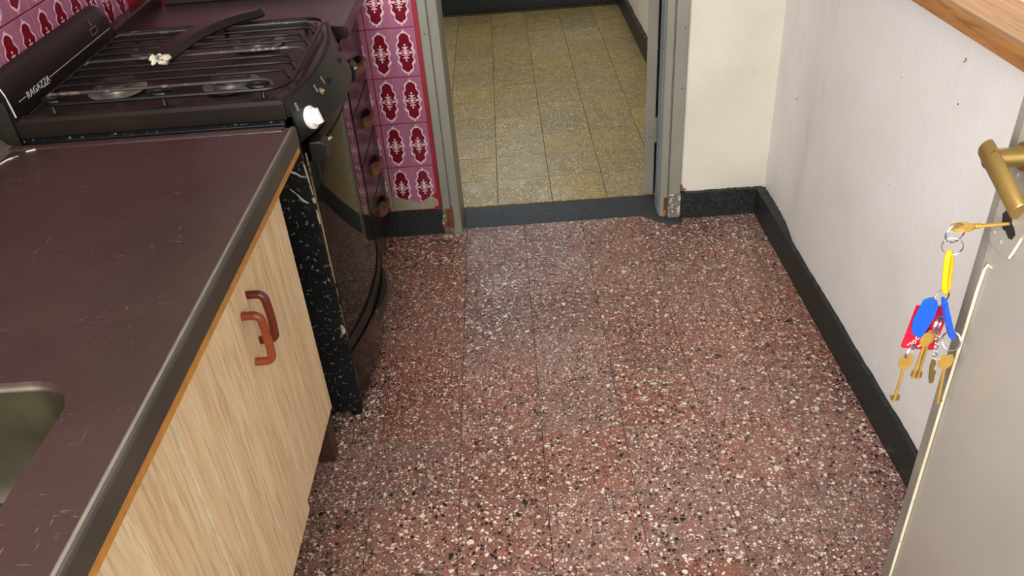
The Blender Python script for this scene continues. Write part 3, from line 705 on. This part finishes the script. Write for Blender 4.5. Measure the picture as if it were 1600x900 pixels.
# grate lying on the cooktop
gt = thing('stove_grate', (-.68, SC, .855), 'black wire grate of many rods covering the stove top', 'grate')
G0, G1, GZ = 1.605, 2.085, .876
fr_pts = []
for x, y in rrect(-.945, -.448, G0, G1, .045, 6):
    fr_pts.append((x+(.022*q(y) if x > -.6 else 0), y, GZ))
MB().tube(fr_pts, .0042, 8, closed=True).build('frame', 'iron', gt, smooth=True)
ys_b = [G0+.042+.049*k for k in range(9)]
for i, y in enumerate(ys_b):
    xr = -.455+.022*q(y)-(.012 if i % 3 else .03); z = GZ+.007; s = 1 if y < SC else -1
    pts = [(-.942, y, GZ+.002), (-.932, y, z), (xr-.05, y, z), (xr-.022, y, z), (xr-.006, y-.004, z-.002), (xr, y-.016, z-.006), (xr+.004, y-.028, GZ-.001)]
    MB().tube(pts, .0037, 7).build('rod', 'iron' if i % 4 else 'iron_scorched', gt, smooth=True)
for x0 in (-.915, -.70, -.50):
    MB().tube([(x0+.022*math.cos(a), G0+.004+.012*math.sin(a)+.012, GZ+.002+.004*math.sin(a*.5)) for a in [PI*.2+k*PI*1.5/12 for k in range(13)]], .0038, 7).build('curl', 'iron', gt, smooth=True)
for x, y in ((-.915, G0+.003), (-.915, G1-.003), (-.49, G0+.003), (-.49, G1-.003), (-.69, G0), (-.69, G1)):
    MB().lathe((x, y, .8555), (0, 0, 1), [(.006, 0), (.006, .006), (.004, .009), (.004, .02)], 10).build('foot', 'iron', gt, smooth=True)
# loose handle bar lying across the grate
hb = thing('loose_handle_bar', (-.67, 1.93, .887), 'loose dark handle bar with a broken pale end, lying across the stove grate', 'handle')
A = Vector((-.742, 1.782, .8885)); B = Vector((-.600, 2.085, .8885)); dd = (B-A).normalized(); sd = Vector((dd.y, -dd.x, 0)); L = (B-A).length
rings = []
for k in range(17):
    u = k/16; c = A+dd*L*u+Vector((0, 0, .012*math.sin(PI*min(1, u*1.05))))-sd*.008*math.sin(PI*u)
    w = .027 if u < .3 else .027-.004*(u-.3)/.7
    h = .022
    rings.append([c-sd*w, c-sd*w*.8+Vector((0, 0, h)), c+sd*w*.55+Vector((0, 0, h)), c+sd*w*.9+Vector((0, 0, h*.35)), c+sd*(w*.9-.006)+Vector((0, 0, h*.1)), c+sd*w*.45+Vector((0, 0, h*.6)), c-sd*w*.7+Vector((0, 0, h*.6)), c-sd*w*.85])
MB().loft(rings).build('bar', 'bar_plastic', hb, smooth=True)
be = MB(); random.seed(3)
for k in range(9):
    c = A-dd*(.002+.006*random.random())+sd*(-.022+.044*k/8)+Vector((0, 0, .004+.013*random.random()))
    be.lathe(c, (-dd.x, -dd.y, random.uniform(-.5, .3)), [(.006, -.006), (.006, .002), (.003, .006+.006*random.random())], 6)
be.build('broken_end', 'broken_pale', hb, label='chipped pale end of the bar')

# ------------------------------------------------------------------ drawer unit beyond the stove
du = thing('drawer_cabinet', (-.7, 2.31, 0), 'narrow glossy dark red drawer unit with wooden handles between stove and tiled wall', 'cabinet')
D0, D1, DX = 2.15, FY-.012, -.428
MB().box(-.985, DX-.02, D0, D1, .06, .80).build('carcass', 'carcass', du)
MB().box(-.985, DX-.05, D0, D1, 0, .06).build('plinth', 'carcass', du)
zs = [(.085, .275), (.281, .425), (.431, .575), (.581, .79)]
for (z0, z1), hz in zip(zs, (.205, .348, .502, .665)):
    f_ = box(DX-.018, DX, D0+.004, D1-.003, z0, z1).build('drawer', 'drawer_gloss', du, bev=.002)
    pts = [(DX, 2.285, hz)]
    for k in range(9):
        u = k/8; pts.append((DX+.018*(1-abs(2*u-1)**4), 2.285+.11*u, hz))
    pts.append((DX, 2.395, hz))
    h_ = MB(); rings = []
    for x, y, z in pts[1:-1]:
        rings.append([(x-.004, y, z-.011), (x+.006, y, z-.011), (x+.008, y, z), (x+.006, y, z+.011), (x-.004, y, z+.011)])
    h_.loft(rings); h_.build('handle', 'handle_brown', f_, smooth=True, label='brown wooden bow handle')
w2 = thing('worktop', (-.7, 2.31, .8), 'short maroon worktop slab between the stove and the far wall', 'worktop')
m = MB(); m.prism([(-1.02, .803), (-.405, .803), (-.397, .810), (-.397, .832), (-.405, .840), (-1.02, .840)], lambda u, v, d: (u, d, v), 2.135, FY-.005)
m.build('slab', 'worktop_red', w2, bev=.002)
m = MB(); m.box(-1.02, -.985, 2.135, FY-.005, .80, .872); m.box(-.972, -.43, FY-.026, FY-.005, .84, .872); m.build('upstand', 'worktop_red', w2, bev=.003)

# ------------------------------------------------------------------ shelf on the right wall
sh = thing('wall_shelf', (.78, 1.5, 1.03), 'light wood shelf with a darker tan front edge on the white right wall', 'shelf')
box(.727, RX-.001, 1.0, 2.1, 1.009, 1.0295).build('board', 'shelf_top', sh, bev=.001)
box(.711, .7255, 1.0, 2.1, 1.004, 1.0325).build('front_edge', 'shelf_edge', sh, bev=.002, label='tan wooden front edge strip')

# ------------------------------------------------------------------ entry door (open, at the right)
dx = .600
en = thing('door_2', (.62, .5, 0), 'open grey painted metal entry door with brass lever at the right', 'door'); en['kind'] = 'structure'
Y0, Y1 = .12, .906
m = MB(); m.box(dx+.004, dx+.036, Y0, Y1, .02, 2.04, 0); m.build('leaf', 'door_paint', en, bev=.002)
rim = MB(); rim.box(dx, dx+.006, Y1-.020, Y1, .02, 2.04); rim.box(dx, dx+.006, Y0, Y0+.05, .02, 2.04); rim.box(dx, dx+.006, Y0, Y1, 1.96, 2.04); rim.box(dx, dx+.006, Y0, Y1, .02, .10)
rim.build('rim', 'door_rim', en, bev=.001)
rg = MB().tube([(dx+.002, Y1-.0215, .06), (dx+.0015, Y1-.0215, .3), (dx+.001, Y1-.0215, .6), (dx+.0015, Y1-.0215, .79), (dx+.002, Y1-.0225, .822), (dx+.002, Y1-.027, .832), (dx+.003, Y1-.034, .832)], [.002, .0024, .0022, .0022, .002, .0017, .001], 8)
rg.build('bare_ridge', 'bare_ridge', en, smooth=True, label='pale worn ridge where the paint is gone')
# lock plate, pressed panel, keyhole
lp = MB(); pl = [(.889, .866), (.884, .862), (.852, .860), (.843, .866), (.838, .872), (.829, .905), (.806, .93), (.806, 1.12), (.892, 1.12), (.892, .872)]
lp.prism(pl, lambda u, v, d: (d, u, v), dx+.005, dx-.0012); lpo = lp.build('lock_plate', 'door_paint', en, bev=.0022, seg=3)
MB().tube([(dx-.0005, .841, .867), (dx-.001, .836, .880), (dx-.001, .830, .900)], .0016, 7).build('plate_fold', 'bare_ridge', lpo, smooth=True)
kh = MB(); pk = [(.877, .909), (.872, .917), (.865, .915), (.858, .917), (.855, .908), (.848, .905), (.842, .899), (.846, .890), (.853, .888), (.862, .893), (.868, .892), (.873, .899)]
kh.prism(pk, lambda u, v, d: (d, u, v), dx-.0015, dx+.003); kh.build('keyhole', 'hole_black', lpo, label='ragged dark keyhole')
for y, z in ((.8647, .8756), (.882, .880), (.872, .9647), (.86, 1.05), (.842, .962)):
    MB().lathe((dx-.001, y, z), (-1, 0, 0), [(.0034, 0), (.003, .0012), (.0015, .002)], 10).build('rivet', 'door_paint', lpo, smooth=True)
# lever: spindle neck and half-round brass grip
hd = MB().lathe((dx-.001, .868, .991), (-1, 0, 0), [(.017, 0), (.017, .004), (.0125, .006), (.0115, .02), (.0115, .046)], 24).build('handle', 'brass_pale', en, smooth=True, label='brass lever handle')
lv = MB(); rings = []
a0 = Vector((dx-.050, .870, 1.007)); a1 = Vector((dx-.052, .774, .973))
dl = (a1-a0).normalized(); upv = Vector((0, 0, 1)); upv = (upv-dl*upv.dot(dl)).normalized()
for u, s in ((0, .55), (.015, .9), (.04, 1), (.5, 1), (.985, 1), (1, .9)):
    c = a0+(a1-a0)*u
    rings.append([c+Vector((-.010*math.cos(a)*s if math.cos(a) > 0 else -.004*math.cos(a)*s, 0, 0))+upv*(.0138*math.sin(a)*s) for a in [2*PI*k/16 for k in range(16)]])
lv.loft(rings); lv.build('lever', 'brass_old', hd, smooth=True)

# ------------------------------------------------------------------ keys, rings, tags: everything hangs below the key in the lock
KY = .86
def V(x, z, y=KY): return Vector((x, y, z))
def ringpts(c, r, ax1, ax2, n=28): return [Vector(c)+Vector(ax1)*r*math.cos(2*PI*k/n)+Vector(ax2)*r*math.sin(2*PI*k/n) for k in range(n)]
def ring(c, r, ax1, ax2, label, w=.0008, mat='steel_wire'):
    a1_ = Vector(ax1).normalized(); a2_ = Vector(ax2).normalized(); nn_ = a1_.cross(a2_)
    m = MB().tube(ringpts(Vector(c)+nn_*w*.8, r, a1_, a2_), w, 6, closed=True).tube(ringpts(Vector(c)-nn_*w*.8, r, a1_, a2_), w, 6, closed=True)
    return tag(m.build('key_ring', mat, None, smooth=True), label, 'ring', 'steel rings of the key bunch')
t = thing('door_key', (dx, KY, .904), 'brass key standing in the keyhole of the grey door', 'key')
m = MB().tube([(dx+.001, KY, .9045), (dx-.046, KY, .9045)], .0024, 10); m.tube([(dx-.036, KY, .9045), (dx-.042, KY, .9045)], .0036, 10); m.build('shaft', 'brass', t, smooth=True)
m = MB(); bowp = [(dx-.044, .0035), (dx-.05, .0075), (dx-.060, .009), (dx-.069, .0065), (dx-.072, 0), (dx-.069, -.0065), (dx-.060, -.009), (dx-.05, -.0075), (dx-.044, -.0035)]
bm = bmesh.new()
o1 = [bm.verts.new((x, KY+y, .9068)) for x, y in bowp]; cxh = dx-.0655
hole = [bm.verts.new((cxh+.0034*math.cos(2*PI*k/10), KY+.0034*math.sin(2*PI*k/10), .9068)) for k in range(10)]
es = [bm.edges.new((L_[i], L_[(i+1) % len(L_)])) for L_ in (o1, hole) for i in range(len(L_))]
bmesh.ops.triangle_fill(bm, use_beauty=True, edges=es)
ex = bmesh.ops.extrude_face_region(bm, geom=bm.faces[:])
for v in ex['geom']:
    if isinstance(v, bmesh.types.BMVert): v.co.z -= .0046
bmesh.ops.recalc_face_normals(bm, faces=bm.faces)
for v in bm.verts: v.co -= ORG[t]
me = bpy.data.meshes.new('bow'); bm.to_mesh(me); bm.free(); me.materials.append(mt['brass'])
o = bpy.data.objects.new('bow', me); COL.objects.link(o); o.parent = t
X = (1, 0, 0); Y = (0, 1, 0); Z = (0, 0, 1)
ring((.5355, KY, .8965), .0130, (.97, .2, 0), Z, 'small steel ring through the bow of the key in the lock')
ring((.5365, KY, .8775), .0118, (.93, -.38, 0), Z, 'small steel ring linking upper ring and yellow clip')
# yellow clip: an elongated loop
t = thing('yellow_clip', (.5395, KY, .803), 'yellow plastic loop clip hanging between two steel rings', 'clip')
loopp = []
for k in range(28):
    a = 2*PI*k/28; loopp.append(Vector((.5395+.0046*math.cos(a)-.0042*math.sin(a), KY+.004*math.cos(a), .8385+.0255*math.sin(a))))
loopp = [p+Vector((-.0006, 0, .005) if p.z > .8385 else (.0006, 0, -.005)) for p in loopp]
MB().tube(loopp, .0036, 10, closed=True).build('loop', 'yellow_plastic', t, smooth=True)
box(.5385, .5415, KY-.0025, KY+.0025, .820, .838).build('gate', 'yellow_plastic', t, bev=.001)
ring((.5395, KY, .7985), .0130, (.95, .3, 0), Z, 'steel split ring below the yellow clip, holding the plastic tags', .0009)
def fob(name, pts, y, th, mat, label, hole, tilt=0.):
    t = thing(name, (pts[0][0], y, min(p[1] for p in pts)), label, 'key tag', 'blue key tags' if name == 'blue_tag' else None)
    xs = sum(p[0] for p in pts)/len(pts)
    m = MB().prism(pts, lambda u, v, d: (u, d+(u-xs)*tilt, v), y-th/2, y+th/2); m.build('plate', mat, t, bev=.0008, seg=2)
    MB().tube(ringpts((hole[0], y-th*.6, hole[1]), .003, X, Z, 16), .0006, 5, closed=True).build('eyelet', mat, t)
    return t
rt_ = fob('red_tag', [(.516, .782), (.5593, .776), (.562, .769), (.5565, .706), (.5535, .7035), (.512, .711), (.509, .714)], KY+.010, .002, 'red_plastic', 'red plastic tag with white lettering marks, behind the blue tag', (.542, .775))
ink = MB(); yy = KY+.010-.0013
def stroke(pts, r=.0007): ink.tube([(x, yy, z) for x, z in pts], r, 5)
for cx_, cz_ in ((.5255, .7205), (.5285, .728)): ink.tube([(cx_+.0022*math.cos(2*PI*k/12), yy, cz_+.003*math.sin(2*PI*k/12)) for k in range(12)], .0007, 5, closed=True)
stroke([(.517, .7155), (.521, .7205), (.524, .7145)]); stroke([(.532, .712), (.540, .7185)], .0012); stroke([(.551, .752), (.549, .745)], .0008); stroke([(.555, .753), (.553, .745)], .0008)
ink.build('white_marks', 'white_ink', rt_)['kind'] = 'stuff'
fob('blue_tag', [(.5144, .802), (.5228, .805), (.5321, .7995), (.5352, .790), (.5344, .775), (.5255, .743), (.5204, .740), (.5091, .7495), (.5074, .770)], KY-.006, .003, 'blue_plastic', 'broad blue plastic key tag seen face on, in front of the red one', (.5285, .796))
fob('blue_tag', [(.5385, .801), (.5424, .802), (.5500, .784), (.5690, .737), (.5635, .735), (.5492, .766)], KY-.006, .010, 'blue_plastic', 'narrow blue plastic key tag seen nearly edge on, at the right', (.541, .797))
ring((.5440, KY-.002, .757), .0120, (.7, .65, 0), Z, 'steel ring holding the pair of long brass keys', .0009)
ring((.5155, KY-.004, .716), .0100, (.75, .6, 0), (.2, 0, 1), 'steel ring at lower left under the red tag', .0009)
ring((.5665, KY-.006, .7305), .0130, (1, .1, 0), (0, .6, .62), 'steel ring at lower right under the narrow blue tag', .0009)
def key(pb_, pt_, label, bw, teeth, mat='brass', y=KY, bowk='flat'):
    """key hanging from pb_ (bow) to pt_ (tip), both (x,z)"""
    a = Vector((pb_[0], y, pb_[1])); b_ = Vector((pt_[0], y, pt_[1])); d_ = (b_-a).normalized(); s_ = Vector((d_.z, 0, -d_.x)); L_ = (b_-a).length
    t_ = thing('key', tuple(b_), label, 'key', 'brass keys of the bunch')
    P_ = lambda u, v, w: tuple(a+d_*u+s_*v+Vector((0, w, 0)))
    m_ = MB()
    if bowk == 'flat':
        pl_ = [(-.004, -bw*.75), (.004, -bw), (.016, -bw*.8), (.020, -.003), (.020, .003), (.014, bw*.9), (.002, bw), (-.004, bw*.6)]
    else:
        pl_ = [(u_ := .008-.012*math.cos(2*PI*k/14), bw*math.sin(2*PI*k/14)) for k in range(14)]
    m_.prism(pl_, P_, -.0011, .0011); m_.build('bow', mat, t_, bev=.0006)
    MB().tube([P_(.018, 0, 0), P_(L_, 0, 0)], .0021, 9).build('shaft', mat, t_, smooth=True)
    if teeth:
        m_ = MB()
        for s0, s1, w0, w1 in teeth: m_.prism([(L_-s0, 0), (L_-s0, w0), (L_-s1, w1), (L_-s1, 0)], P_, -.0009, .0009)
        m_.build('bit', 'brass_old', t_, bev=.0004)
    return t_
key((.5135, .705), (.5110, .6255), 'brass key hanging lowest at the left of the bunch', .0095, [(.012, .003, .0075, .005), (.012, .002, -.006, -.007)], y=KY-.004)
key((.5335, .742), (.5290, .668), 'left one of the two long brass keys in the middle', .008, [(.013, .003, .004, .0045), (.011, .001, -.0045, -.004)], y=KY-.004, bowk='round')
key((.5405, .741), (.5395, .660), 'right one of the two long brass keys in the middle', .008, [(.013, .003, .0045, .004), (.012, .002, -.0045, -.005)], y=KY+.002, bowk='round')
key((.5665, .702), (.5735, .6185), 'long brass key hanging at the right of the bunch', .0105, [(.008, .002, -.005, -.006)], y=KY-.006)
# short key on a little chain
t = thing('key', (.556, KY, .653), 'short worn brass key on a little steel chain', 'key', 'brass keys of the bunch')
ch = MB()
for k in range(7):
    c = (.5495+.0007*k, KY-.001, .736-.0065*k); ch.tube(ringpts(c, .0030, (1, 0, 0) if k % 2 else (0, 1, 0), Z, 10), .0007, 5, closed=True)
ch.tube([(.548, KY, .747), (.549, KY, .742), (.5495, KY, .737)], .0008, 5)
ch.build('chain', 'steel_wire', t, smooth=True)
m = MB(); m.prism([(.5505, .696), (.5555, .694), (.5575, .687), (.5555, .680), (.5605, .674), (.5610, .654), (.5560, .653), (.5525, .664), (.5500, .684)], lambda u, v, d: (u, d, v), KY-.0025, KY)
m.build('blade', 'brass_old', t, bev=.0006)
